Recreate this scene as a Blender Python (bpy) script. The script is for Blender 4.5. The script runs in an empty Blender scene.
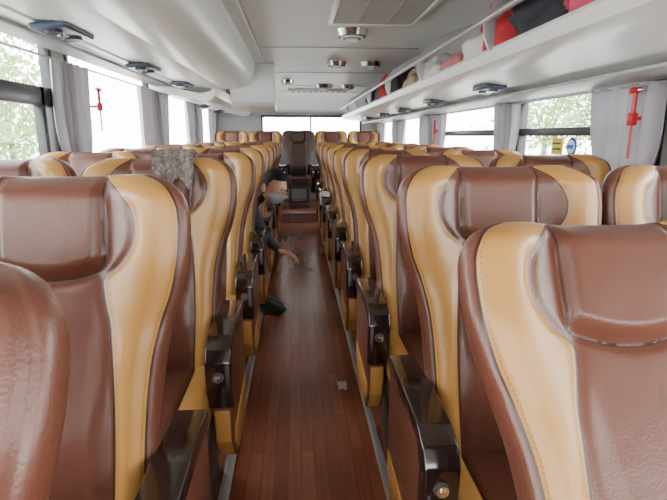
import bpy, bmesh, math, random
from math import sin, cos, pi, radians, sqrt, exp
from mathutils import Vector, Matrix
random.seed(7)
scene = bpy.context.scene
EYE = 1.27

# ------------------------------------------------------------------ materials
def new_mat(name):
    m = bpy.data.materials.new(name); m.use_nodes = True
    nt = m.node_tree
    return m, nt, nt.nodes["Principled BSDF"]

def simple(name, col, rough=0.5, metal=0.0, var=0.12, scale=8.0, bump=0.0, bscale=200.0, coat=0.0, spec=0.5):
    m, nt, b = new_mat(name)
    N = nt.nodes.new; L = nt.links.new
    tc = N("ShaderNodeTexCoord")
    nz = N("ShaderNodeTexNoise"); nz.inputs["Scale"].default_value = scale; nz.inputs["Detail"].default_value = 4
    L(tc.outputs["Object"], nz.inputs["Vector"])
    mx = N("ShaderNodeMix"); mx.data_type = 'RGBA'
    mx.inputs[6].default_value = (*[c*(1-var) for c in col], 1)
    mx.inputs[7].default_value = (*[min(1, c*(1+var)) for c in col], 1)
    L(nz.outputs["Fac"], mx.inputs[0]); L(mx.outputs[2], b.inputs["Base Color"])
    b.inputs["Roughness"].default_value = rough; b.inputs["Metallic"].default_value = metal
    b.inputs["Coat Weight"].default_value = coat
    b.inputs["Specular IOR Level"].default_value = spec
    if bump > 0:
        n2 = N("ShaderNodeTexNoise"); n2.inputs["Scale"].default_value = bscale
        L(tc.outputs["Object"], n2.inputs["Vector"])
        bp = N("ShaderNodeBump"); bp.inputs["Strength"].default_value = bump; bp.inputs["Distance"].default_value = 0.002
        L(n2.outputs["Fac"], bp.inputs["Height"]); L(bp.outputs[0], b.inputs["Normal"])
    return m

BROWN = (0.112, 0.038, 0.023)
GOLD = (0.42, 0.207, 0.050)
BROWN_SHADED = (0.040, 0.015, 0.010)  # seat brown with backlit shade painted into the colour
GOLD_SHADED = (0.055, 0.022, 0.013)  # seat gold darkened the same way, shade put into the colour

def leather_front(name, brown, gold, rough=.35):
    m, nt, b = new_mat(name)
    N = nt.nodes.new; L = nt.links.new
    def M(op, a, bb=None, c=None):
        n = N("ShaderNodeMath"); n.operation = op
        for i, v in enumerate((a, bb, c)):
            if v is None: continue
            if isinstance(v, (int, float)): n.inputs[i].default_value = v
            else: L(v, n.inputs[i])
        return n.outputs[0]
    ua = N("ShaderNodeUVMap"); ua.uv_map = "uvA"
    ub = N("ShaderNodeUVMap"); ub.uv_map = "uvB"
    sa = N("ShaderNodeSeparateXYZ"); L(ua.outputs[0], sa.inputs[0])
    sb = N("ShaderNodeSeparateXYZ"); L(ub.outputs[0], sb.inputs[0])
    ax, v = sa.outputs[0], sa.outputs[1]
    rim, d1 = sb.outputs[0], sb.outputs[1]
    a1 = M('GREATER_THAN', d1, 0.0)
    a2 = M('GREATER_THAN', rim, 0.017)
    gm = M('MULTIPLY', a1, a2)
    ad1 = M('ABSOLUTE', d1)
    s1 = M('LESS_THAN', ad1, 0.0022)
    d2 = M('ABSOLUTE', M('SUBTRACT', rim, 0.017))
    s2 = M('LESS_THAN', d2, 0.0022)
    top = M('GREATER_THAN', v, 0.758)
    d3 = M('ABSOLUTE', M('SUBTRACT', ax, 0.100))
    s3 = M('MULTIPLY', M('LESS_THAN', d3, 0.0020), top)
    q = M('DIVIDE', ax, 0.1)
    dip = M('MULTIPLY', M('SUBTRACT', 1.0, M('MULTIPLY', q, q)), 0.032)
    vs = M('SUBTRACT', 0.758, dip)
    d4 = M('ABSOLUTE', M('SUBTRACT', v, vs))
    s4 = M('MULTIPLY', M('LESS_THAN', d4, 0.0036), M('LESS_THAN', ax, 0.1))
    seam = M('MAXIMUM', M('MAXIMUM', s1, s2), M('MAXIMUM', s3, s4))
    fr = M('GREATER_THAN', M('FRACT', M('MULTIPLY', v, 95.0)), 0.4)
    t1 = M('LESS_THAN', M('ABSOLUTE', M('SUBTRACT', ad1, 0.008)), 0.0008)
    t2 = M('LESS_THAN', M('ABSOLUTE', M('SUBTRACT', d2, 0.007)), 0.0008)
    st = M('MULTIPLY', M('MAXIMUM', t1, t2), fr)
    tc = N("ShaderNodeTexCoord")
    nz = N("ShaderNodeTexNoise"); nz.inputs["Scale"].default_value = 5; L(tc.outputs["Object"], nz.inputs["Vector"])
    def MIX(f, a, bb):
        n = N("ShaderNodeMix"); n.data_type = 'RGBA'
        L(f, n.inputs[0])
        for i, c in ((6, a), (7, bb)):
            if isinstance(c, tuple): n.inputs[i].default_value = (*c, 1)
            else: L(c, n.inputs[i])
        return n.outputs[2]
    bc = MIX(nz.outputs["Fac"], tuple(c*.85 for c in brown), tuple(c*1.15 for c in brown))
    gc = MIX(nz.outputs["Fac"], tuple(c*.88 for c in gold), tuple(c*1.1 for c in gold))
    c1 = MIX(gm, bc, gc)
    c2 = MIX(seam, c1, tuple(c*.3 for c in brown))
    stc = MIX(gm, tuple(c*1.4 for c in brown), tuple(c*.55 for c in gold))
    c3 = MIX(st, c2, stc)
    L(c3, b.inputs["Base Color"])
    b.inputs["Roughness"].default_value = rough
    b.inputs["Specular IOR Level"].default_value = 0.5
    n2 = N("ShaderNodeTexVoronoi"); n2.inputs["Scale"].default_value = 260; L(tc.outputs["Object"], n2.inputs["Vector"])
    n3 = N("ShaderNodeTexNoise"); n3.inputs["Scale"].default_value = 9; n3.inputs["Detail"].default_value = 2; L(tc.outputs["Object"], n3.inputs["Vector"])
    h = M('ADD', M('MULTIPLY', n2.outputs["Distance"], 0.10), M('ADD', M('MULTIPLY', n3.outputs["Fac"], 1.6), M('MULTIPLY', seam, -1.0)))
    bp = N("ShaderNodeBump"); bp.inputs["Strength"].default_value = 0.35; bp.inputs["Distance"].default_value = 0.007
    L(h, bp.inputs["Height"]); L(bp.outputs[0], b.inputs["Normal"])
    return m

M_front = leather_front("seat_leather_two_tone", BROWN, GOLD)
M_brown = simple("leather_brown", BROWN, 0.35, bump=0.25, bscale=250)
M_gold = simple("leather_tan", GOLD, 0.35, bump=0.25, bscale=250)
M_dark = simple("dark_gloss_wood", (0.016, 0.008, 0.007), 0.16, coat=0.4, var=0.5, scale=14)
M_chrome = simple("chrome", (0.8, 0.8, 0.8), 0.18, 1.0)
M_steel = simple("painted_steel", (0.08, 0.07, 0.07), 0.45, 0.3)
M_front_shaded = leather_front("seat_leather_shaded", BROWN_SHADED, GOLD_SHADED, .6)  # shaded copy of the two-tone leather, for the seat against the rear window
M_brown_shaded = simple("leather_brown_shaded", BROWN_SHADED, 0.6)
M_gold_shaded = simple("leather_tan_shaded", GOLD_SHADED, 0.6)
M_alu = simple("aluminium", (0.62, 0.63, 0.64), 0.32, 0.85, bump=0.2, bscale=60)
M_white = simple("white_plastic", (0.74, 0.74, 0.72), 0.30, var=0.03)
M_ceil = simple("ceiling_laminate", (0.68, 0.68, 0.665), 0.42, var=0.04, scale=2)
M_grey = simple("grey_plastic", (0.36, 0.36, 0.36), 0.4, var=0.05)
M_wall = simple("wall_fabric", (0.40, 0.38, 0.36), 0.8, var=0.08)
M_black = simple("black_rubber", (0.012, 0.012, 0.014), 0.35)
M_red = simple("red_plastic", (0.50, 0.012, 0.015), 0.35)

def cloth(name, col, transl=0.35):
    m, nt, b = new_mat(name)
    N = nt.nodes.new; L = nt.links.new
    b.inputs["Base Color"].default_value = (*col, 1); b.inputs["Roughness"].default_value = 0.85
    tc = N("ShaderNodeTexCoord")
    w = N("ShaderNodeTexNoise"); w.inputs["Scale"].default_value = 300; L(tc.outputs["Object"], w.inputs["Vector"])
    bp = N("ShaderNodeBump"); bp.inputs["Strength"].default_value = 0.15; bp.inputs["Distance"].default_value = 0.002
    L(w.outputs["Fac"], bp.inputs["Height"]); L(bp.outputs[0], b.inputs["Normal"])
    t = N("ShaderNodeBsdfTranslucent"); t.inputs["Color"].default_value = (*col, 1)
    mx = N("ShaderNodeMixShader"); mx.inputs[0].default_value = transl
    L(b.outputs[0], mx.inputs[1]); L(t.outputs[0], mx.inputs[2])
    L(mx.outputs[0], nt.nodes["Material Output"].inputs["Surface"])
    return m
M_curt = cloth("curtain_cloth", (0.36, 0.33, 0.37), 0.10)

def glass_mat():
    m, nt, b = new_mat("window_glass")
    N = nt.nodes.new; L = nt.links.new
    t = N("ShaderNodeBsdfTransparent"); t.inputs["Color"].default_value = (0.93, 0.96, 0.95, 1)
    g = N("ShaderNodeBsdfGlossy"); g.inputs["Roughness"].default_value = 0.03
    mx = N("ShaderNodeMixShader"); mx.inputs[0].default_value = 0.05
    L(t.outputs[0], mx.inputs[1]); L(g.outputs[0], mx.inputs[2])
    L(mx.outputs[0], nt.nodes["Material Output"].inputs["Surface"])
    return m
M_glass = glass_mat()

def floor_mat():
    m, nt, b = new_mat("wood_laminate_floor")
    N = nt.nodes.new; L = nt.links.new
    tc = N("ShaderNodeTexCoord")
    mp = N("ShaderNodeMapping"); mp.inputs["Rotation"].default_value = (0, 0, radians(90))
    L(tc.outputs["Object"], mp.inputs[0])
    br = N("ShaderNodeTexBrick"); br.offset = 0.37
    br.inputs["Scale"].default_value = 1.0
    br.inputs["Brick Width"].default_value = 0.42; br.inputs["Row Height"].default_value = 0.052
    br.inputs["Mortar Size"].default_value = 0.0010; br.inputs["Mortar Smooth"].default_value = 0.2
    br.inputs["Color1"].default_value = (0.190, 0.056, 0.030, 1)
    br.inputs["Color2"].default_value = (0.265, 0.084, 0.046, 1)
    br.inputs["Mortar"].default_value = (0.09, 0.026, 0.015, 1)
    L(mp.outputs[0], br.inputs["Vector"])
    mp2 = N("ShaderNodeMapping"); mp2.inputs["Scale"].default_value = (60, 3, 1); L(tc.outputs["Object"], mp2.inputs[0])
    nz = N("ShaderNodeTexNoise"); nz.inputs["Scale"].default_value = 1; nz.inputs["Detail"].default_value = 6; L(mp2.outputs[0], nz.inputs["Vector"])
    mx = N("ShaderNodeMix"); mx.data_type = 'RGBA'; mx.blend_type = 'MULTIPLY'; mx.inputs[0].default_value = 0.4
    cr = N("ShaderNodeValToRGB"); cr.color_ramp.elements[0].position = .3; cr.color_ramp.elements[0].color = (0.5, 0.47, 0.45, 1)
    cr.color_ramp.elements[1].position = .7; cr.color_ramp.elements[1].color = (1.3, 1.28, 1.25, 1)
    L(nz.outputs["Fac"], cr.inputs[0]); L(br.outputs["Color"], mx.inputs[6]); L(cr.outputs[0], mx.inputs[7])
    L(mx.outputs[2], b.inputs["Base Color"]); b.inputs["Roughness"].default_value = 0.26
    return m
M_floor = floor_mat()

# ------------------------------------------------------------------ helpers
def link(o):
    scene.collection.objects.link(o); return o

def obj_from_bm(name, bm, mats, smooth=35, parent=None):
    me = bpy.data.meshes.new(name); bm.to_mesh(me); bm.free()
    for m in mats: me.materials.append(m)
    if smooth:
        for p in me.polygons: p.use_smooth = True
        me.set_sharp_from_angle(angle=radians(smooth))
    o = bpy.data.objects.new(name, me); link(o)
    if parent: o.parent = parent
    return o

def new_bm():
    bm = bmesh.new(); bm.loops.layers.uv.new("uvA"); bm.loops.layers.uv.new("uvB"); return bm

def merge(dst, src):
    t = bpy.data.meshes.new("t"); src.to_mesh(t); src.free(); dst.from_mesh(t); bpy.data.meshes.remove(t)

def box_bm(x0, x1, y0, y1, z0, z1, bev=0.0, seg=3, mi=0):
    bm = new_bm()
    r = bmesh.ops.create_cube(bm, size=1)
    for v in bm.verts:
        v.co = Vector(((x0+x1)/2 + v.co.x*(x1-x0), (y0+y1)/2 + v.co.y*(y1-y0), (z0+z1)/2 + v.co.z*(z1-z0)))
    if bev > 0:
        bmesh.ops.bevel(bm, geom=bm.edges[:], offset=bev, segments=seg, affect='EDGES', profile=0.5)
    for f in bm.faces: f.material_index = mi
    return bm

def poly_bm(pts, x0, x1, bev=0.0, seg=3, mi=0):
    bm = new_bm()
    vs = [bm.verts.new((x0, p[0], p[1])) for p in pts]
    f = bm.faces.new(vs)
    r = bmesh.ops.extrude_face_region(bm, geom=[f])
    for e in r['geom']:
        if isinstance(e, bmesh.types.BMVert): e.co.x = x1
    bmesh.ops.recalc_face_normals(bm, faces=bm.faces[:])
    if bev > 0:
        bmesh.ops.bevel(bm, geom=bm.edges[:], offset=bev, segments=seg, affect='EDGES', profile=0.5)
    for f in bm.faces: f.material_index = mi
    return bm

def cyl_bm(c, axis, r, h, seg=20, mi=0, r2=None):
    bm = new_bm()
    rot = Vector((0, 0, 1)).rotation_difference(Vector(axis)).to_matrix().to_4x4()
    bmesh.ops.create_cone(bm, cap_ends=True, segments=seg, radius1=r, radius2=r if r2 is None else r2, depth=h,
                          matrix=Matrix.Translation(Vector(c)) @ rot)
    for f in bm.faces: f.material_index = mi
    return bm

def prof_y(pts, y0, y1, mi=0, closed=False, ny=1):
    bm = new_bm(); rows = []
    for j in range(ny+1):
        y = y0 + (y1-y0)*j/ny
        rows.append([bm.verts.new((p[0], y, p[1])) for p in pts])
    n = len(pts)
    for j in range(ny):
        for i in range(n if closed else n-1):
            k = (i+1) % n
            f = bm.faces.new((rows[j][i], rows[j][k], rows[j+1][k], rows[j+1][i])); f.material_index = mi
    if closed:
        a = bm.faces.new(rows[0][::-1]); b = bm.faces.new(rows[-1]); a.material_index = b.material_index = mi
    bmesh.ops.recalc_face_normals(bm, faces=bm.faces[:])
    return bm

def tube(name, pts, r, mat, parent=None, cyclic=False):
    cu = bpy.data.curves.new(name, 'CURVE'); cu.dimensions = '3D'; cu.bevel_depth = r; cu.bevel_resolution = 4
    sp = cu.splines.new('BEZIER'); sp.bezier_points.add(len(pts)-1)
    for b, p in zip(sp.bezier_points, pts):
        b.co = p; b.handle_left_type = b.handle_right_type = 'AUTO'
    sp.use_cyclic_u = cyclic
    cu.materials.append(mat)
    o = bpy.data.objects.new(name, cu); link(o)
    if parent: o.parent = parent
    return o

def catmull(tab, t):
    if t <= tab[0][0]: return tab[0][1]
    if t >= tab[-1][0]: return tab[-1][1]
    for i in range(len(tab)-1):
        if tab[i][0] <= t <= tab[i+1][0]:
            x0, y0 = tab[i]; x1, y1 = tab[i+1]
            xm, ym = tab[i-1] if i > 0 else (2*x0-x1, 2*y0-y1)
            xp, yp = tab[i+2] if i+2 < len(tab) else (2*x1-x0, 2*y1-y0)
            m0 = (y1-ym)/(x1-xm)*(x1-x0); m1 = (yp-y0)/(xp-x0)*(x1-x0)
            s = (t-x0)/(x1-x0)
            return (2*s**3-3*s*s+1)*y0 + (s**3-2*s*s+s)*m0 + (-2*s**3+3*s*s)*y1 + (s**3-s*s)*m1

def sst(a, b, x):
    t = max(0, min(1, (x-a)/(b-a))); return t*t*(3-2*t)

# ------------------------------------------------------------------ the coach seat
LB = 0.765
W_TAB = [(0, .185), (.3, .192), (.5, .205), (.62, .226), (.70, .248), (.78, .262), (.86, .266), (.885, .265)]
XG = [(0, .108), (0.35, .118), (0.60, .112), (0.70, .096), (0.735, .098), (0.765, .130), (0.81, .158), (0.86, .166), (0.905, .158), (0.95, .134), (0.98, .110), (1.0, .095)]
def halfw(v):
    if v <= .885: return catmull(W_TAB, v)
    q = (v-.885)/.115
    return .165 + .10*sqrt(max(0, 1-q*q))

def back_bm(tilt):
    bm = new_bm(); uA = bm.loops.layers.uv["uvA"]; uB = bm.loops.layers.uv["uvB"]
    Nu, Nb = 104, 20
    vs = [0.60*i/26 for i in range(26)] + [.60+.28*i/56 for i in range(56)] + [0.88 + .12*sin(pi/2*i/16) for i in range(17)]
    rows = []; info = {}
    t = tilt
    for v in vs:
        w = halfw(v)
        th = .062 - .012*sst(.5, .8, v)
        if v > .93: th *= sqrt(max(0, 1-((v-.93)/.07)**2))
        A = .030 + .022*sst(.60, .80, v)
        A *= (1 - .5*sst(.93, 1, v))
        row = []
        xg = catmull(XG, v)
        def put(x, y):
            s = v*LB
            Y = y*cos(t) + s*sin(t); Z = .44 + s*cos(t) - y*sin(t)
            vt = bm.verts.new((x, Y, Z)); info[vt] = (abs(x), v, w-abs(x), abs(x)-xg); return vt
        for i in range(Nu+1):
            q = -1 + 2*i/Nu
            u = .55*q + .45*sin(pi/2*q)
            x = w*u; ax = abs(x)
            y = -th*(max(0, 1-abs(u)**5))**(1/3.2)
            y -= A*sst(.30, .80, abs(u))
            ctr = 1 - sst(.35, .62, abs(u))
            y -= .022*exp(-((v-.30)/.2)**2)*ctr
            rim = w-ax
            if th > .02:
                fade = sst(1.0, .93, v) if v > .93 else 1
                vseam = .758-.032*(1-(min(ax, .1)/.1)**2)
                pil = sst(vseam, vseam+.045, v)*(1-sst(.94, 1, v))*(1-sst(.080, .108, ax))
                y -= .022*pil
                y += .006*exp(-((ax-xg)/.012)**2)*(1-sst(.9, .96, v))
                y += .005*exp(-((rim-.017)/.006)**2)
                if ax < .11: y += .009*exp(-((v-vseam)/.013)**2)*(1-sst(.085, .11, ax))
                y += .005*exp(-((ax-.1)/.011)**2)*sst(.74, .78, v)
            row.append(put(x, y))
        for j in range(1, Nb):
            u = cos(pi*j/Nb)
            y = th*.95*(max(0, 1-abs(u)**4))**(1/2.5) - A*sst(.30, .95, abs(u))
            row.append(put(w*u, y))
        rows.append(row)
    n = len(rows[0])
    for j in range(len(rows)-1):
        for i in range(n):
            k = (i+1) % n
            f = bm.faces.new((rows[j][i], rows[j][k], rows[j+1][k], rows[j+1][i]))
            f.material_index = 0 if i < Nu else 1
    f = bm.faces.new(rows[0]); f.material_index = 1
    f = bm.faces.new(rows[-1]); f.material_index = 1
    bmesh.ops.recalc_face_normals(bm, faces=bm.faces[:])
    for f in bm.faces:
        for l in f.loops:
            a = info[l.vert]; l[uA].uv = (a[0], a[1]); l[uB].uv = (a[2], a[3])
    bmesh.ops.remove_doubles(bm, verts=rows[-1], dist=.0004)
    return bm

def arm_bm(sx):
    bm = new_bm()
    def xr(a, b): return (a, b) if sx > 0 else (-b, -a)
    a, b = xr(.186, .265)
    merge(bm, poly_bm([(.15, .662), (-.05, .668), (-.20, .660), (-.255, .640), (-.278, .600), (-.272, .50), (-.250, .435), (-.225, .44), (-.228, .58), (-.20, .622), (.15, .625)], a, b, .0065, 3, 2))
    a, b = xr(.194, .259)
    merge(bm, poly_bm([(.15, .628), (-.20, .624), (-.238, .58), (-.242, .44), (-.225, .30), (-.17, .215), (.08, .205), (.15, .30)], a, b, .009, 3, 1))
    for (p, q) in ((.255, .263), (.190, .198)):
        a, b = xr(p, q)
        merge(bm, poly_bm([(.13, .37), (-.215, .34), (-.205, .29), (-.155, .235), (.07, .225), (.13, .31)], a, b, .003, 2, 3))
    a, b = xr(.203, .250)
    merge(bm, poly_bm([(-.236, .425), (-.248, .425), (-.232, .305), (-.175, .22), (-.16, .225), (-.215, .31)], a, b, .003, 2, 3))
    c = .2265*sx
    merge(bm, cyl_bm((c, -.276, .555), (0, -1, -.05), .017, .010, 24, 5))
    merge(bm, cyl_bm((c, -.281, .555), (0, -1, -.05), .0135, .012, 24, 4))
    merge(bm, cyl_bm((c, -.287, .555), (0, -1, -.05), .008, .008, 20, 4, .006))
    return bm

def seat_mesh(name, tilt, kind=0):
    bm = new_bm()
    merge(bm, back_bm(tilt))
    for s in (1, -1): merge(bm, arm_bm(s))
    merge(bm, box_bm(-.118, .118, -.47, .05, .37, .485, .030, 5, 1))
    for s in (1, -1):
        x0, x1 = sorted((s*.112, s*.190))
        merge(bm, box_bm(x0, x1, -.47, .05, .37, .500, .028, 5, 3))
    merge(bm, box_bm(-.188, .188, -.44, .06, .31, .385, .012, 2, 5))
    for s in (1, -1):
        merge(bm, poly_bm([(-.36, .33), (-.30, .04), (-.34, 0.0), (.06, 0.0), (.02, .04), (.04, .33)], s*.14-.018, s*.14+.018, .004, 2, 5))
    merge(bm, box_bm(-.16, .16, -.33, -.27, .02, .07, .008, 2, 5))
    merge(bm, box_bm(-.16, .16, -.02, .03, .02, .07, .008, 2, 5))
    merge(bm, cyl_bm((0, 0.0, .44), (1, 0, 0), .022, .40, 16, 5))
    def bk(y, s): return (y*cos(tilt)+s*sin(tilt), .44+s*cos(tilt)-y*sin(tilt))
    merge(bm, poly_bm([bk(.045, .10), bk(.075, .10), bk(.085, .36), bk(.045, .37)], -.14, .14, .008, 2, 5))
    merge(bm, poly_bm([bk(.04, .58), bk(.085, .58), bk(.085, .61), bk(.04, .61)], -.10, .10, .008, 2, 2))
    me = bpy.data.meshes.new(name); bm.to_mesh(me); bm.free()
    mats = [[M_front, M_brown, M_dark, M_gold, M_chrome, M_steel],
            [M_front_shaded, M_brown_shaded, M_dark, M_gold_shaded, M_chrome, M_steel],  # backlit shade painted into the leather colours
            [M_brown, M_brown, M_dark, M_brown, M_chrome, M_steel]][kind]
    for m in mats: me.materials.append(m)
    for p in me.polygons: p.use_smooth = True
    me.set_sharp_from_angle(angle=radians(40))
    return me

me_std = seat_mesh("passenger_seat", radians(11.5))
me_std2 = seat_mesh("passenger_seat_b", radians(14.5))
me_rec = seat_mesh("passenger_seat_reclined", radians(28))
me_rec0 = seat_mesh("passenger_seat_reclined_b", radians(23.5), 2)
me_shaded = seat_mesh("passenger_seat_rear", radians(9), 1)

XLA, XLW = -.475, -1.012
XRA, XRW = .515, 1.052
def seat(me, x, y, z=0.0):
    o = bpy.data.objects.new("passenger_seat", me); link(o); o.location = (x, y, z); return o
for k in range(10):
    y = .12 + .785*k
    if y > 7.3: break
    m = me_rec0 if k == 0 else (me_std2 if k in (3, 6) else me_std)
    if k == 0: y = .215
    seat(m, XLA, y)
    seat(me_std if k else me_rec0, XLW, y)
for k in range(9):
    y = .36 + .80*k
    if y > 7.2: break
    if k == 0: y = .47
    seat(me_rec if k == 0 else (me_std2 if k in (4, 7) else me_std), XRA, y)
    seat(me_rec if k == 0 else me_std, XRW, y)
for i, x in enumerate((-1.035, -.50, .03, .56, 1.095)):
    seat(me_shaded if i in (2,) else me_std, x, 8.25, .16)  # centre seat takes the copy with backlit shade in its colour

# ------------------------------------------------------------------ bus shell
WL, WR = -1.37, 1.42
YF, YR = -2.3, 9.0
CZ = 1.95
obj_from_bm("floor", box_bm(WL-.05, WR+.05, YF, YR, -.08, 0), [M_floor], None)
obj_from_bm("rear_step", box_bm(WL+.01, WR-.01, 7.45, YR-.01, 0.0, .16, .004, 1), [M_floor], None)
obj_from_bm("trim_1", box_bm(-.300, -.262, YF, 7.42, 0.0, .014, .004, 2), [M_alu])
obj_from_bm("trim_2", box_bm(.300, .332, YF, 7.42, 0.0, .014, .004, 2), [M_alu])
obj_from_bm("trim_3", box_bm(-.26, .30, 7.425, 7.45, .14, .168, .003, 2), [M_alu])

def side_wall(name, x, outx, wins, zt, zs=.80):
    bm = new_bm()
    x0, x1 = min(x, outx), max(x, outx)
    merge(bm, box_bm(x0, x1, YF, YR, -.08, zs))
    merge(bm, box_bm(x0, x1, YF, YR, zt, 2.1))
    prev = YF
    for (a, b) in wins:
        merge(bm, box_bm(x0, x1, prev, a, zs, zt)); prev = b
    merge(bm, box_bm(x0, x1, prev, YR, zs, zt))
    obj_from_bm(name, bm, [M_wall], None)

WIN_L = [(-2.0, -.2), (.0, 1.25), (1.45, 3.08), (3.26, 5.0), (5.15, 6.9), (7.05, 8.7)]
WIN_R = [(-2.0, -.2), (0.0, 1.74), (1.90, 3.22), (3.36, 5.1), (5.25, 6.9), (7.05, 8.7)]
side_wall("wall_left", WL, WL-.06, WIN_L, 1.80)
side_wall("wall_right", WR, WR+.06, WIN_R, 1.50)

wn = 0
def window(side, a, b, zs, zt, bar=None, mull=None):
    global wn
    wn += 1
    e = bpy.data.objects.new("window_%d" % wn, None); link(e)
    x = WL if side < 0 else WR
    t = .035
    bm = new_bm()
    s = side
    xa, xb = sorted((x-s*.008, x+s*.05))
    merge(bm, box_bm(xa, xb, a-.01, b+.01, zs-.01, zs+t, .004, 2))
    merge(bm, box_bm(xa, xb, a-.01, b+.01, zt-.02, zt+.01, .004, 2))
    merge(bm, box_bm(xa, xb, a-.01, a+t, zs, zt, .004, 2))
    merge(bm, box_bm(xa, xb, b-t, b+.01, zs, zt, .004, 2))
    if bar: merge(bm, box_bm(xa+.004, xb-.004, a, b, bar[0], bar[1], .004, 2))
    if mull: merge(bm, box_bm(xa+.004, xb-.004, mull-.02, mull+.02, zs, zt if not bar else bar[1], .004, 2))
    obj_from_bm("frame", bm, [M_black], 35, e)
    g = new_bm(); xg = x+s*.03
    vs = [g.verts.new(p) for p in ((xg, a, zs), (xg, b, zs), (xg, b, zt), (xg, a, zt))]
    g.faces.new(vs)
    obj_from_bm("glass", g, [M_glass], None, e)
for i, (a, b) in enumerate(WIN_L):
    window(-1, a, b, .80, 1.80, (1.43, 1.53) if i in (2,) else None, 2.93 if i == 2 else None)
for i, (a, b) in enumerate(WIN_R):
    window(1, a, b, .80, 1.50, (1.27, 1.315) if i in (2, 3) else None, 2.0 if i == 0 else None)

bm = new_bm()
merge(bm, box_bm(WL, WR, YR, YR+.06, -.08, 1.22)); merge(bm, box_bm(WL, WR, YR, YR+.06, 1.60, 2.1))
merge(bm, box_bm(WL, -.58, YR, YR+.06, 1.22, 1.60)); merge(bm, box_bm(1.12, WR, YR, YR+.06, 1.22, 1.60))
obj_from_bm("wall_rear", bm, [M_grey], None)
e = bpy.data.objects.new("window_rear", None); link(e)
bm = new_bm()
merge(bm, box_bm(-.60, 1.14, YR-.015, YR+.05, 1.20, 1.235, .004, 2)); merge(bm, box_bm(-.60, 1.14, YR-.015, YR+.05, 1.585, 1.62, .004, 2))
for x in (-.59, .25, 1.12): merge(bm, box_bm(x-.015, x+.015, YR-.015, YR+.05, 1.21, 1.61, .004, 2))
obj_from_bm("frame", bm, [M_black], 35, e)
bm = new_bm()
merge(bm, box_bm(WL, WR, YF-.06, YF, -.08, .90)); merge(bm, box_bm(WL, WR, YF-.06, YF, 1.80, 2.1))
merge(bm, box_bm(WL, WL+.06, YF-.06, YF, .90, 1.80)); merge(bm, box_bm(WR-.06, WR, YF-.06, YF, .90, 1.80))
obj_from_bm("wall_front", bm, [M_grey], None)

bm = new_bm()
cp = [(WL, 1.80), (-1.31, 1.86), (-1.15, 1.92), (-.98, 1.945), (-.30, 1.95), (-.295, 1.958), (-.28, 1.958), (-.275, 1.95),
      (.10, 1.955), (.98, 1.955), (1.16, 1.925), (1.30, 1.85), (1.39, 1.72), (WR, 1.49)]
merge(bm, prof_y(cp, YF, YR, 0, ny=1))
merge(bm, box_bm(WL-.06, WR+.06, YF-.06, YR+.06, 2.05, 2.10))
obj_from_bm("ceiling", bm, [M_ceil], 30)
bm = new_bm()
for y in (1.2, 2.35, 4.2, 5.8, 7.3, 8.3):
    merge(bm, box_bm(-.27, .98, y-.006, y+.006, 1.9475, 1.953, 0, 1))
obj_from_bm("trim_4", bm, [M_grey], None)
obj_from_bm("trim_5", poly_bm([(8.3, 1.95), (8.7, 1.88), (8.99, 1.66), (8.99, 1.96)], WL+.01, WR-.01), [M_ceil], 40)

bm = new_bm()
gx0, gx1, gy0, gy1, gz = .20, .74, 2.35, 3.28, 1.950
for (a, b, c, d) in ((gx0, gx1, gy0, gy0+.03), (gx0, gx1, gy1-.03, gy1), (gx0, gx0+.03, gy0, gy1), (gx1-.03, gx1, gy0, gy1)):
    merge(bm, box_bm(a, b, c, d, gz-.022, gz+.004, .004, 2, 0))
y = gy0+.04
while y < gy1-.035:
    merge(bm, box_bm(gx0+.03, gx1-.03, y, y+.007, gz-.016, gz-.004, 0, 1, 1)); y += .018
merge(bm, box_bm(gx0+.02, gx1-.02, gy0+.02, gy1-.02, gz-.002, gz+.003, 0, 1, 2))
for x in (.38, .56): merge(bm, box_bm(x-.004, x+.004, gy0+.03, gy1-.03, gz-.018, gz-.004, 0, 1, 1))
obj_from_bm("ceiling_air_grille", bm, [M_white, simple("grille_slats", (.42, .40, .37), .5), simple("grille_back", (0.12, .11, .10), .8)], 35)

def diffuser(x, y, r):
    bm = new_bm()
    merge(bm, cyl_bm((x, y, 1.937), (0, 0, 1), r*.82, .044, 40, 0, r))
    merge(bm, cyl_bm((x, y, 1.914), (0, 0, 1), r*.80, .006, 40, 1))
    merge(bm, cyl_bm((x, y, 1.908), (0, 0, 1), r*.66, .012, 36, 2, r*.70))
    merge(bm, cyl_bm((x, y, 1.902), (0, 0, 1), r*.52, .006, 36, 1))
    merge(bm, cyl_bm((x, y, 1.896), (0, 0, 1), r*.34, .014, 32, 2, r*.42))
    obj_from_bm("ceiling_air_vent", bm, [M_chrome, M_steel, M_white], 35)
for (x, y, r) in ((.38, 3.55, .115), (.72, 5.0, .10), (.39, 5.0, .10), (.39, 7.2, .13), (.72, 7.2, .10), (-.1, 6.6, .09)):
    diffuser(x, y, r)
bm = new_bm()
merge(bm, box_bm(-.12, .78, 7.75, 7.95, 1.915, 1.955, .015, 3, 0))
for i in range(10): merge(bm, box_bm(-.07+i*.085, -.01+i*.085, 7.80, 7.90, 1.908, 1.918, 0, 1, 1))
obj_from_bm("rear_ceiling_vent", bm, [M_white, M_steel], 35)

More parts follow.
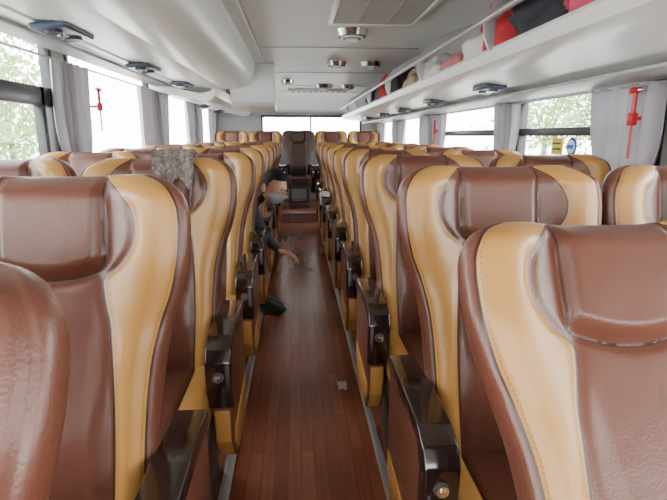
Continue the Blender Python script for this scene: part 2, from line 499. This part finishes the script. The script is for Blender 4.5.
# ------------------------------------------------------------------ left overhead bin
pr = [(-.375, 1.955), (-.38, 1.88), (-.40, 1.81), (-.44, 1.75), (-.50, 1.715), (-.58, 1.70), (-.68, 1.698), (-.70, 1.706), (-.715, 1.706), (-.73, 1.70),
      (-1.02, 1.722), (-1.035, 1.715), (-1.20, 1.742), (WL+.003, 1.80), (WL+.003, 1.955)]
bm = prof_y(pr, -2.2, 4.95, 0, closed=True)
obj_from_bm("overhead_luggage_bin", bm, [M_white, M_grey], 28)
obj_from_bm("trim_6", box_bm(-1.30, -1.16, -2.2, 4.94, 1.716, 1.735, .006, 2), [M_grey])
pr2 = [(-.74, 1.72), (-.76, 1.64), (-.80, 1.60), (-.88, 1.59), (WL+.003, 1.69), (WL+.003, 1.76), (-.9, 1.66), (-.80, 1.68), (-.77, 1.73)]
obj_from_bm("overhead_luggage_rack", prof_y(pr2, 4.97, 8.8, 0, closed=True), [M_white], 28)
e = bpy.data.objects.new("rack_rail", None); link(e)
tube("rail", [(-.72, 5.0, 1.79), (-.72, 6.5, 1.79), (-.72, 8.7, 1.79)], .011, M_alu, e)
for y in (6.1, 6.9, 7.7):
    obj_from_bm("bracket", poly_bm([(y-.012, 1.68), (y+.012, 1.68), (y+.012, 1.95), (y-.012, 1.95)], -.80, -.71, .004, 1), [M_grey], 35, e)

def pod(x, y, z, s=1.0, name="reading_lamp_panel", ry=0):
    bm = new_bm()
    merge(bm, box_bm(-.075*s, .075*s, -.15*s, .15*s, -.028, .0, .014, 4, 0))
    merge(bm, cyl_bm((0, .075*s, -.030), (0, 0, 1), .042*s, .016, 28, 1))
    merge(bm, cyl_bm((0, -.01*s, -.030), (0, 0, 1), .022*s, .014, 20, 2))
    merge(bm, cyl_bm((0, -.09*s, -.030), (0, 0, 1), .032*s, .016, 24, 1))
    o = obj_from_bm(name, bm, [simple(name+"_body", (.05, .07, .11), .3), M_black, M_chrome], 35)
    o.location = (x, y, z); o.rotation_euler = (0, ry, 0)
for y in (1.25, 2.35, 3.5, 4.6): pod(-.98, y, 1.716, ry=radians(-5))
for y in (6.0, 7.2): pod(-1.05, y, 1.612, .8, ry=radians(-12))

# ------------------------------------------------------------------ fold-down monitor
e = bpy.data.objects.new("overhead_monitor", None); link(e)
bm = new_bm()
merge(bm, poly_bm([(5.12, 1.95), (5.12, 1.78), (5.14, 1.68), (5.20, 1.60), (5.28, 1.56), (5.62, 1.52), (5.70, 1.54), (5.70, 1.60), (5.50, 1.74), (5.45, 1.95)], -.64, -.21, .012, 3, 0))
merge(bm, poly_bm([(5.16, 1.70), (5.27, 1.575), (5.262, 1.570), (5.152, 1.695)], -.60, -.25, 0, 1, 1))
obj_from_bm("housing", bm, [M_white, M_grey], 35, e)

# ------------------------------------------------------------------ right open luggage rack
pr = [(.775, 1.60), (.790, 1.562), (.83, 1.545), (.90, 1.540), (1.12, 1.515), (1.14, 1.507), (1.26, 1.497), (WR-.003, 1.485),
      (WR-.003, 1.51), (1.20, 1.525), (.90, 1.565), (.84, 1.572), (.80, 1.61), (.785, 1.615)]
bm = prof_y(pr, -2.2, 8.8, 0, closed=True)
merge(bm, box_bm(1.13, 1.38, -2.2, 8.8, 1.478, 1.492, .004, 2, 1))
obj_from_bm("overhead_luggage_rack", bm, [M_white, M_grey], 28)
e = bpy.data.objects.new("rack_rail", None); link(e)
tube("rail", [(.75, -2.0, 1.715), (.75, 3.0, 1.715), (.75, 8.7, 1.715)], .012, M_alu, e)
for i in range(9):
    y = -1.3 + i*1.12
    bm = new_bm()
    pts = [(.765, 1.60), (.74, 1.66), (.74, 1.73), (.80, 1.80), (.93, 1.88), (1.10, 1.94), (1.12, 1.94), (1.0, 1.875), (.87, 1.79), (.785, 1.71), (.782, 1.60)]
    merge(bm, prof_y(pts, y-.006, y+.006, 0, closed=True))
    obj_from_bm("bracket", bm, [M_alu], 35, e)
for y in (2.7, 3.8, 4.9, 6.0, 7.2): pod(1.02, y, 1.530, .75, ry=radians(6))

# ------------------------------------------------------------------ bags on the rack
def pattern_mat(name, base, c1, c2, scale, w1=.14, w2=.42):
    m, nt, b = new_mat(name)
    N = nt.nodes.new; L = nt.links.new
    tc = N("ShaderNodeTexCoord"); vo = N("ShaderNodeTexVoronoi"); vo.inputs["Scale"].default_value = scale
    nz = N("ShaderNodeTexNoise"); nz.inputs["Scale"].default_value = scale*1.5
    L(tc.outputs["Object"], nz.inputs["Vector"])
    mxv = N("ShaderNodeMix"); mxv.data_type = 'VECTOR'; mxv.inputs[0].default_value = .06
    L(tc.outputs["Object"], mxv.inputs[4]); L(nz.outputs["Color"], mxv.inputs[5]); L(mxv.outputs[1], vo.inputs["Vector"])
    cr = N("ShaderNodeValToRGB"); cr.color_ramp.interpolation = 'CONSTANT'
    cr.color_ramp.elements[0].color = (*c2, 1); cr.color_ramp.elements[1].position = w1; cr.color_ramp.elements[1].color = (*c1, 1)
    el = cr.color_ramp.elements.new(w2); el.color = (*base, 1)
    L(vo.outputs["Distance"], cr.inputs[0]); L(cr.outputs[0], b.inputs["Base Color"]); b.inputs["Roughness"].default_value = .7
    return m
def bag(name, loc, size, mat, seed=0, handle=True, rot=0):
    rnd = random.Random(seed)
    ph = [rnd.uniform(0, 6) for _ in range(6)]
    bm = new_bm()
    bmesh.ops.create_uvsphere(bm, u_segments=48, v_segments=28, radius=1)
    for v in bm.verts:
        c = v.co
        p = Vector((math.copysign(abs(c.x)**.65, c.x), math.copysign(abs(c.y)**.65, c.y), math.copysign(abs(c.z)**.75, c.z)))
        d = 1 + .08*sin(5*c.x+ph[0])*sin(4*c.y+ph[1]) + .07*sin(9*c.z+ph[2]+3*c.y) + .05*sin(14*c.x+ph[3]+8*c.y) + .03*sin(21*c.z+ph[4]+9*c.y)
        pin = 1 - .25*max(0, c.z)
        v.co = Vector((p.x*size[0]*d*pin, p.y*size[1]*d*pin, (p.z*size[2]*d)+size[2]))
        if v.co.z < 0.0: v.co.z = 0
    if handle:
        n = 24
        for s in (-1, 1):
            prev = None
            for i in range(n+1):
                a = pi*i/n
                c = Vector((s*size[0]*.25, cos(a)*size[1]*.45, size[2]*1.75+sin(a)*size[2]*.35))
                ring = []
                for k in range(8):
                    b = 2*pi*k/8
                    ring.append(bm.verts.new(c + Vector((cos(b)*.008, cos(a)*sin(b)*.008, sin(a)*sin(b)*.008))))
                if prev:
                    for k in range(8): bm.faces.new((prev[k], prev[(k+1) % 8], ring[(k+1) % 8], ring[k]))
                prev = ring
    o = obj_from_bm(name, bm, [mat], 60); o.location = loc; o.rotation_euler = (0, 0, rot)
    return o
RZ = 1.572
M_floral = pattern_mat("floral_cloth", (.010, .010, .018), (.50, .06, .14), (.8, .55, .5), 14, .10, .30)
M_redcloth = simple("red_cloth", (.52, .02, .03), .7)
bag("red_travel_bag", (.955, 2.19, RZ), (.15, .15, .15), M_redcloth, 1)
bag("floral_tote_bag", (.955, 1.83, RZ), (.15, .17, .160), M_floral, 2)
bag("red_shopping_bag", (.955, 1.50, RZ), (.14, .13, .14), simple("pink_red_cloth", (.55, .06, .12), .7), 14)
bag("white_pouch", (.955, 2.50, RZ), (.13, .12, .10), simple("white_canvas", (.7, .68, .66), .7), 17)
bag("black_backpack", (1.0, 4.75, RZ), (.16, .18, .15), simple("black_nylon", (.015, .015, .02), .6), 3)
bag("red_handbag", (.97, 5.15, RZ), (.14, .15, .15), M_redcloth, 4)
bag("blue_sports_bag", (1.0, 5.56, RZ), (.14, .18, .14), simple("blue_nylon", (.03, .08, .25), .6), 5)
bag("black_duffel_bag", (.98, 6.05, RZ), (.14, .22, .13), simple("dark_nylon", (.02, .02, .02), .6), 9)
bag("white_plastic_bag", (1.02, 3.60, RZ), (.14, .22, .12), simple("white_bag", (.65, .65, .65), .5), 6, False)
bag("beige_bundle", (1.02, 4.2, RZ), (.13, .17, .11), simple("beige_cloth", (.4, .3, .2), .8), 8, False)
bag("pink_pouch", (.98, 2.98, RZ), (.12, .14, .08), simple("pink_cloth", (.5, .17, .17), .8), 11, False)

# ------------------------------------------------------------------ curtains
def curtain(side, y0, y1, zt, zb, tie=True, folds=7, seed=0, off=.036, tiez=1.02):
    rnd = random.Random(seed); ph = rnd.uniform(0, 6)
    x = WL if side < 0 else WR
    bm = new_bm(); nu, nv = folds*12, 36
    rows = []
    yc = (y0+y1)/2
    for j in range(nv+1):
        z = zt + (zb-zt)*j/nv
        sq = 1 - (.35*exp(-((z-tiez)/.16)**2) if tie else 0)
        row = []
        for i in range(nu+1):
            u = i/nu
            y = yc + (u-.5)*(y1-y0)*sq + .010*sin(9*z+6*u+ph)
            d = off + .021*sin(2*pi*folds*(u+.03*sin(6*u+ph)) + ph + .8*sin(3*z+ph)) + .006*sin(2*pi*folds*2.3*u+2*z)
            row.append(bm.verts.new((x - side*d, y, z)))
        rows.append(row)
    for j in range(nv):
        for i in range(nu):
            bm.faces.new((rows[j][i], rows[j][i+1], rows[j+1][i+1], rows[j+1][i]))
    if tie:
        w = (y1-y0)*.65/2
        xa, xb = sorted((x-side*.010, x-side*(off+.026)))
        merge(bm, box_bm(xa, xb, yc-w-.006, yc+w+.006, tiez-.02, tiez+.02, .006, 2, 0))
    obj_from_bm("window_curtain", bm, [M_curt], 70)
def rod(side, z):
    x = (WL if side < 0 else WR) - side*.036
    tube("curtain_rail", [(x, YF+.1, z), (x, 4, z), (x, YR-.1, z)], .006, M_alu)
rod(-1, 1.685); rod(1, 1.470)
for i, (a, b) in enumerate(((3.02, 3.46), (4.55, 5.0), (5.02, 5.5), (6.4, 6.9), (6.95, 7.4), (8.1, 8.6), (1.1, 1.4))):
    curtain(-1, a, b, 1.69, .80, True, 5, i)
for i, (a, b) in enumerate(((1.50, 1.80), (1.82, 2.32), (3.16, 3.52), (4.75, 5.18), (5.2, 5.7), (6.5, 7.3), (8.1, 8.6))):
    curtain(1, a, b, 1.475, .80, True, 5, 20+i)

def hammer(side, y, z):
    x = (WL if side < 0 else WR) - side*.09
    e = bpy.data.objects.new("emergency_hammer", None); link(e)
    bm = new_bm()
    merge(bm, cyl_bm((x, y, z), (0, 0, 1), .009, .13, 16, 0))
    merge(bm, cyl_bm((x, y, z+.065), (0, 1, 0), .012, .05, 16, 0))
    merge(bm, cyl_bm((x, y-.033, z+.065), (0, -1, 0), .010, .02, 16, 1, .001))
    merge(bm, box_bm(x-.014, x+.014, y-.014, y+.014, z-.07, z-.02, .004, 2, 0))
    merge(bm, cyl_bm((x, y, z-.12), (0, 0, 1), .005, .16, 10, 0))
    xa, xb = sorted((x+side*.0, x+side*.09))
    merge(bm, box_bm(xa, xb, y-.008, y+.008, z-.05, z-.035, .002, 1, 0))
    obj_from_bm("hammer_and_holder", bm, [M_red, M_chrome], 35, e)
hammer(1, 1.96, 1.38); hammer(-1, 3.50, 1.50); hammer(1, 4.9, 1.36)

m_y = simple("sticker_yellow", (.65, .55, .03), .5); m_b = simple("sticker_blue", (.02, .08, .5), .5)
bm = new_bm()
merge(bm, box_bm(WR+.022, WR+.026, 2.68, 2.80, 1.17, 1.26, 0, 1, 0))
merge(bm, box_bm(WR+.019, WR+.023, 2.70, 2.78, 1.195, 1.205, 0, 1, 2)); merge(bm, box_bm(WR+.019, WR+.023, 2.70, 2.78, 1.225, 1.235, 0, 1, 2))
obj_from_bm("yellow_safety_sticker", bm, [m_y, m_b, M_black], None)
bm = new_bm()
merge(bm, cyl_bm((WR+.024, 2.59, 1.215), (1, 0, 0), .048, .004, 32, 0)); merge(bm, cyl_bm((WR+.020, 2.59, 1.215), (1, 0, 0), .034, .006, 32, 1)); merge(bm, box_bm(WR+.012, WR+.018, 2.565, 2.615, 1.205, 1.225, 0, 1, 0))
obj_from_bm("blue_round_sticker", bm, [m_b, M_white], 35)

bm = new_bm(); bmesh.ops.create_grid(bm, x_segments=16, y_segments=16, size=.5)
rn = random.Random(5)
for v in bm.verts:
    x, y = v.co.x, v.co.y
    v.co = Vector((x*.050*(1+.15*sin(9*y)), y*.075, .012+.009*sin(13*x+2)*cos(11*y)+rn.uniform(-.002, .002)))
bmesh.ops.solidify(bm, geom=bm.faces[:], thickness=.002)
o = obj_from_bm("crumpled_tissue", bm, [simple("tissue", (.46, .38, .34), .9)], 60); o.location = (.215, 2.36, 0)

tl = radians(11.5)
bm = new_bm(); rows = []
path = [(-.088, .665), (-.092, .695), (-.088, .720), (-.070, .752), (-.03, .785), (.02, .791), (.062, .760), (.074, .685), (.078, .585)]
for i in range(25):
    u = -1+2*i/24
    row = []
    for k, (py, ps) in enumerate(path):
        wob = .006*sin(7*u+k*1.1)+.004*sin(17*u)
        s2 = ps + (.02*sin(5*u) if k in (0, 8) else 0)
        y = py - .012 - wob - (.020 if k < 4 else 0)*sst(.3, 1, abs(u)); s = s2+(.008 if k in (3, 4, 5) else 0)
        row.append(bm.verts.new((u*.068+.055+.01*sin(k), y*cos(tl)+s*sin(tl), .44+s*cos(tl)-y*sin(tl))))
    rows.append(row)
for i in range(24):
    for k in range(len(path)-1): bm.faces.new((rows[i][k], rows[i+1][k], rows[i+1][k+1], rows[i][k+1]))
bmesh.ops.solidify(bm, geom=bm.faces[:], thickness=.004)
o = obj_from_bm("patterned_scarf", bm, [pattern_mat("scarf_pattern", (.22, .18, .17), (.45, .38, .34), (.10, .06, .06), 45, .2, .45)], 60)
o.location = (XLA, .12+.785*2, 0)

# ------------------------------------------------------------------ seated man leaning into the aisle
man = bpy.data.objects.new("seated_man", None); link(man)
M_jack = simple("dark_jacket", (.018, .020, .028), .75, bump=.3, bscale=40)
M_trou = simple("dark_trousers", (.02, .02, .025), .8)
M_skin = simple("skin", (.56, .29, .18), .5, var=.06)
M_hair = simple("black_hair", (.008, .007, .006), .75, bump=.6, bscale=120, spec=.2)
M_mask = simple("face_mask", (.45, .52, .58), .8)
def skin_obj(name, verts, edges, radii, root=0, sub=2, mats=(), region=None, parent=None):
    me = bpy.data.meshes.new(name); me.from_pydata(verts, edges, []); o = bpy.data.objects.new(name, me); link(o)
    sk = o.modifiers.new("s", 'SKIN')
    for i, r in enumerate(radii):
        d = me.skin_vertices[0].data[i]; d.radius = (r, r) if not isinstance(r, tuple) else r; d.use_root = (i == root)
    sk.use_smooth_shade = True
    sb = o.modifiers.new("ss", 'SUBSURF'); sb.levels = sub; sb.render_levels = sub
    dg = bpy.context.evaluated_depsgraph_get(); me2 = bpy.data.meshes.new_from_object(o.evaluated_get(dg))
    o.modifiers.clear(); o.data = me2
    me2.materials.clear()
    for m in mats: me2.materials.append(m)
    for p in me2.polygons:
        p.use_smooth = True
        if region: p.material_index = region(p.center)
    if parent: o.parent = parent
    return o
bv = [(-.54, 3.66, .58), (-.50, 3.64, .68), (-.43, 3.61, .77), (-.35, 3.585, .82), (-.285, 3.565, .85), (-.235, 3.55, .875),
      (-.34, 3.46, .81), (-.255, 3.42, .63), (-.14, 3.43, .49),
      (-.39, 3.70, .81), (-.33, 3.70, .66), (-.24, 3.62, .57),
      (-.52, 3.58, .55), (-.30, 3.50, .53), (-.32, 3.50, .30), (-.275, 3.52, .085),
      (-.52, 3.70, .55), (-.30, 3.64, .53), (-.31, 3.63, .30), (-.30, 3.63, .085)]
be = [(0, 1), (1, 2), (2, 3), (3, 4), (4, 5), (3, 6), (6, 7), (7, 8), (3, 9), (9, 10), (10, 11), (0, 12), (12, 13), (13, 14), (14, 15), (0, 16), (16, 17), (17, 18), (18, 19)]
br = [.125, .125, .135, .105, .062, .052, .066, .046, .030, .066, .046, .030, .085, .062, .050, .038, .085, .062, .050, .038]
def reg(c):
    if c.z > .872 and c.x > -.27: return 2
    if c.z < .46: return 1
    if c.z < .60 and c.y > 3.47: return 1
    return 0
skin_obj("body", bv, be, br, 0, 2, [M_jack, M_trou, M_skin], reg, man)
def hand(name, w, d, up, scale=1.0):
    w = Vector(w); d = Vector(d).normalized(); up = Vector(up).normalized(); side = d.cross(up).normalized(); up = side.cross(d)
    V = []; E = []; R = []
    def add(p, r): V.append(tuple(w + (d*p[0] + side*p[1] + up*p[2])*scale)); R.append(r*scale); return len(V)-1
    a = add((-.02, 0, 0), .026); b = add((.02, 0, 0), (.030)); c = add((.055, 0, -.002), .031); E += [(a, b), (b, c)]
    o1 = skin_obj(name+"_palm", V, E, R, 0, 2, [M_skin], None, man)
    for v in o1.data.vertices:
        r = v.co - w; h = r.dot(up); v.co -= up*h*.45
        r = v.co - w; s = r.dot(side); v.co += side*s*.25
    for i, (s, L) in enumerate(((-.030, .068), (-.010, .076), (.010, .071), (.029, .056))):
        V = []; E = []; R = []
        q = [add((.045, s*.9, 0), .0095), add((.078, s, .001), .0092), add((.078+L*.45, s*1.1, -.012), .0085), add((.078+L*.75, s*1.12, -.030), .008), add((.078+L*.9, s*1.12, -.048), .0068)]
        E = [(q[k], q[k+1]) for k in range(4)]
        skin_obj(name+"_finger_%d" % (i+1), V, E, R, 0, 2, [M_skin], None, man)
    V = []; E = []; R = []
    q = [add((.005, -.020, -.004), .012), add((.030, -.042, -.012), .011), add((.056, -.054, -.022), .0098), add((.078, -.056, -.032), .008)]
    E = [(0, 1), (1, 2), (2, 3)]
    skin_obj(name+"_thumb", V, E, R, 0, 2, [M_skin], None, man)
hand("right_hand", (-.128, 3.432, .482), (.9, -.05, -.25), (.25, 0, .9))
hand("left_hand", (-.228, 3.61, .562), (.55, -.75, -.25), (.35, 0, .9), .95)
def head():
    bm = new_bm(); bmesh.ops.create_uvsphere(bm, u_segments=64, v_segments=44, radius=1)
    for v in bm.verts:
        c = v.co.copy(); x, y, z = c
        px, py, pz = x*.098, y*.076, z*.118
        if z < 0: py *= 1-.22*(-z)**1.5; px *= 1-.10*(-z)
        if z < -.3 and x > 0: px += .014*sst(.3, .9, -z)
        if x < 0: px *= 1.04
        px += .024*exp(-((y)/.13)**2 - ((z+.12)/.14)**2)*(x > 0) + .012*exp(-((y)/.10)**2-((z-.05)/.16)**2)*(x > 0)
        px += .006*exp(-((abs(y)-.32)/.25)**2-((z-.2)/.08)**2)*(x > 0)
        px -= .010*exp(-((abs(y)-.36)/.15)**2-((z-.04)/.10)**2)*(x > 0)
        px += .006*exp(-(y/.22)**2-((z+.46)/.07)**2)*(x > 0)
        v.co = Vector((px, py, pz))
    for f in bm.faces: f.material_index = 0
    for s in (-1, 1):
        e = new_bm(); bmesh.ops.create_uvsphere(e, u_segments=20, v_segments=14, radius=1)
        for v in e.verts:
            c = v.co; r = sqrt(c.x**2+c.z**2)
            v.co = Vector((c.x*.019-.012, s*(.078+.004)+c.y*.007+s*.006*(r > .8)-s*.003*(r < .5), c.z*.031-.005))
        merge(bm, e)
    for s in (-1, 1):
        e = new_bm(); bmesh.ops.create_uvsphere(e, u_segments=16, v_segments=10, radius=.0125)
        bmesh.ops.translate(e, verts=e.verts[:], vec=(.080, s*.031, .006))
        for f in e.faces: f.material_index = 3 if f.calc_center_median().x > .0895 else 4
        merge(bm, e)
    h = new_bm(); bmesh.ops.create_uvsphere(h, u_segments=64, v_segments=44, radius=1)
    kill = []
    for v in h.verts:
        x, y, z = v.co
        line = .50 - 1.0*sst(-.45, .15, -x)
        if z < line: kill.append(v)
        g = 1.085+.012*sin(22*y+9*z)
        v.co = Vector((x*.100*g, y*.078*g, z*.120*g if z > 0 else z*.118))
    bmesh.ops.delete(h, geom=kill, context='VERTS')
    for f in h.faces: f.material_index = 1
    merge(bm, h)
    k = new_bm(); bmesh.ops.create_uvsphere(k, u_segments=64, v_segments=44, radius=1)
    kill = []
    for v in k.verts:
        x, y, z = v.co
        if x < .25 or z > -.10 or z < -.86: kill.append(v)
        px = x*.104; py = y*.081*(1-.18*max(0, -z)**1.5); pz = z*.120
        px += .026*exp(-(y/.25)**2-((z+.2)/.25)**2)+.010
        v.co = Vector((px, py, pz))
    bmesh.ops.delete(k, geom=kill, context='VERTS')
    for f in k.faces: f.material_index = 2
    merge(bm, k)
    for s in (-1, 1):
        merge(bm, cyl_bm((.018, s*.078, -.030), (1, s*.12, -.2), .0016, .075, 8, 2))
        merge(bm, cyl_bm((.018, s*.074, -.052), (1, s*.16, .35), .0016, .075, 8, 2))
    return obj_from_bm("head", bm, [M_skin, M_hair, M_mask, M_black, simple("eye_white", (.8, .78, .75), .3)], 60, man)
hd = head()
hd.location = (-.165, 3.52, .925)
hd.rotation_euler = (0, radians(16), radians(-38))
for (n, x, y) in (("right_shoe", -.275, 3.52), ("left_shoe", -.30, 3.63)):
    bm = new_bm(); bmesh.ops.create_uvsphere(bm, u_segments=32, v_segments=20, radius=1)
    for v in bm.verts:
        c = v.co.copy()
        px = c.x*.135+.065; w = .046*(1-.18*exp(-((c.x+.1)/.35)**2)); hgt = .055-.022*sst(-.2, .7, c.x)
        v.co = Vector((px, math.copysign(abs(c.y)**.8, c.y)*w, c.z*hgt+.05 if c.z > 0 else .05+c.z*.05))
        if v.co.z < .012: v.co.z = 0.0
    o = obj_from_bm(n, bm, [M_black], 50, man); o.location = (x, y, 0); o.rotation_euler = (0, 0, radians(-25))

bm = new_bm()
for i in range(3):
    merge(bm, box_bm(-.040, .040, -.08, .08, .0+i*.014, .013+i*.014, .006, 3))
merge(bm, box_bm(-.056, -.043, -.07, .07, -.09, .035, .005, 3))
o = obj_from_bm("folded_towel", bm, [simple("towel", (.5, .5, .52), .9, bump=.5)], 50)
o.location = (XRA-.2265, .36+.8*6-.05, .672)

# ------------------------------------------------------------------ outside
M_pave = simple("pavement", (.42, .42, .41), .9, var=.2, scale=.6)
obj_from_bm("ground", box_bm(-60, 60, -60, 70, -1.3, -1.2), [M_pave], None)
M_leaf = cloth("foliage", (.24, .36, .14), .5)
M_bark = simple("bark", (.22, .17, .13), .9)
def tree(x, y, h, r, seed):
    rn = random.Random(seed); bm = new_bm()
    merge(bm, cyl_bm((0, 0, h*.3), (0, 0, 1), .12, h*.62, 12, 1, .06))
    cs = [Vector((rn.uniform(-1, 1)*r*.7, rn.uniform(-1, 1)*r*.7, h*.68+rn.uniform(-.9, .9)*r*.7)) for _ in range(14)]
    for c in cs:
        d = c - Vector((0, 0, h*.45)); merge(bm, cyl_bm(Vector((0, 0, h*.45))+d*.5, d, .03, d.length, 6, 1, .012))
        for _ in range(190):
            p = c + Vector((rn.gauss(0, 1), rn.gauss(0, 1), rn.gauss(0, 1)))*r*.24
            a = Vector((rn.uniform(-1, 1), rn.uniform(-1, 1), rn.uniform(-1, 1))).normalized(); b = a.orthogonal().normalized()
            s = rn.uniform(.07, .13)
            vs = [bm.verts.new(p+q) for q in (a*s, b*s*.45, -a*s, -b*s*.45)]
            f = bm.faces.new(vs); f.material_index = 0
    o = obj_from_bm("street_tree", bm, [M_leaf, M_bark], None); o.location = (x, y, -1.2)
for i, (x, y, h, r) in enumerate(((-10, 8, 4.8, 1.8), (-8, 15, 5, 1.9), (9.5, 9, 4.8, 1.8), (11, 15, 5, 2.0), (8, 16, 5, 2.0), (-9, 11, 4.6, 1.6))):
    tree(x, y, h, r, i)

w = bpy.data.worlds.new("sky"); scene.world = w; w.use_nodes = True
nt = w.node_tree; bg = nt.nodes["Background"]
tc = nt.nodes.new("ShaderNodeTexCoord"); sp = nt.nodes.new("ShaderNodeSeparateXYZ"); nt.links.new(tc.outputs["Generated"], sp.inputs[0])
cr = nt.nodes.new("ShaderNodeValToRGB"); cr.color_ramp.elements[0].position = .45; cr.color_ramp.elements[0].color = (.90, .91, .90, 1)
cr.color_ramp.elements[1].position = .8; cr.color_ramp.elements[1].color = (.95, .97, .99, 1)
nt.links.new(sp.outputs[2], cr.inputs[0]); nt.links.new(cr.outputs[0], bg.inputs[0]); bg.inputs[1].default_value = 17

cam = bpy.data.cameras.new("camera"); co = bpy.data.objects.new("camera", cam); link(co)
cam.sensor_width = 36; cam.lens = 500/667*36; cam.clip_start = .02
co.location = (0, 0, EYE)
co.rotation_euler = (radians(90)-math.atan(114/500), 0, -math.atan(37*.975/500))
scene.camera = co
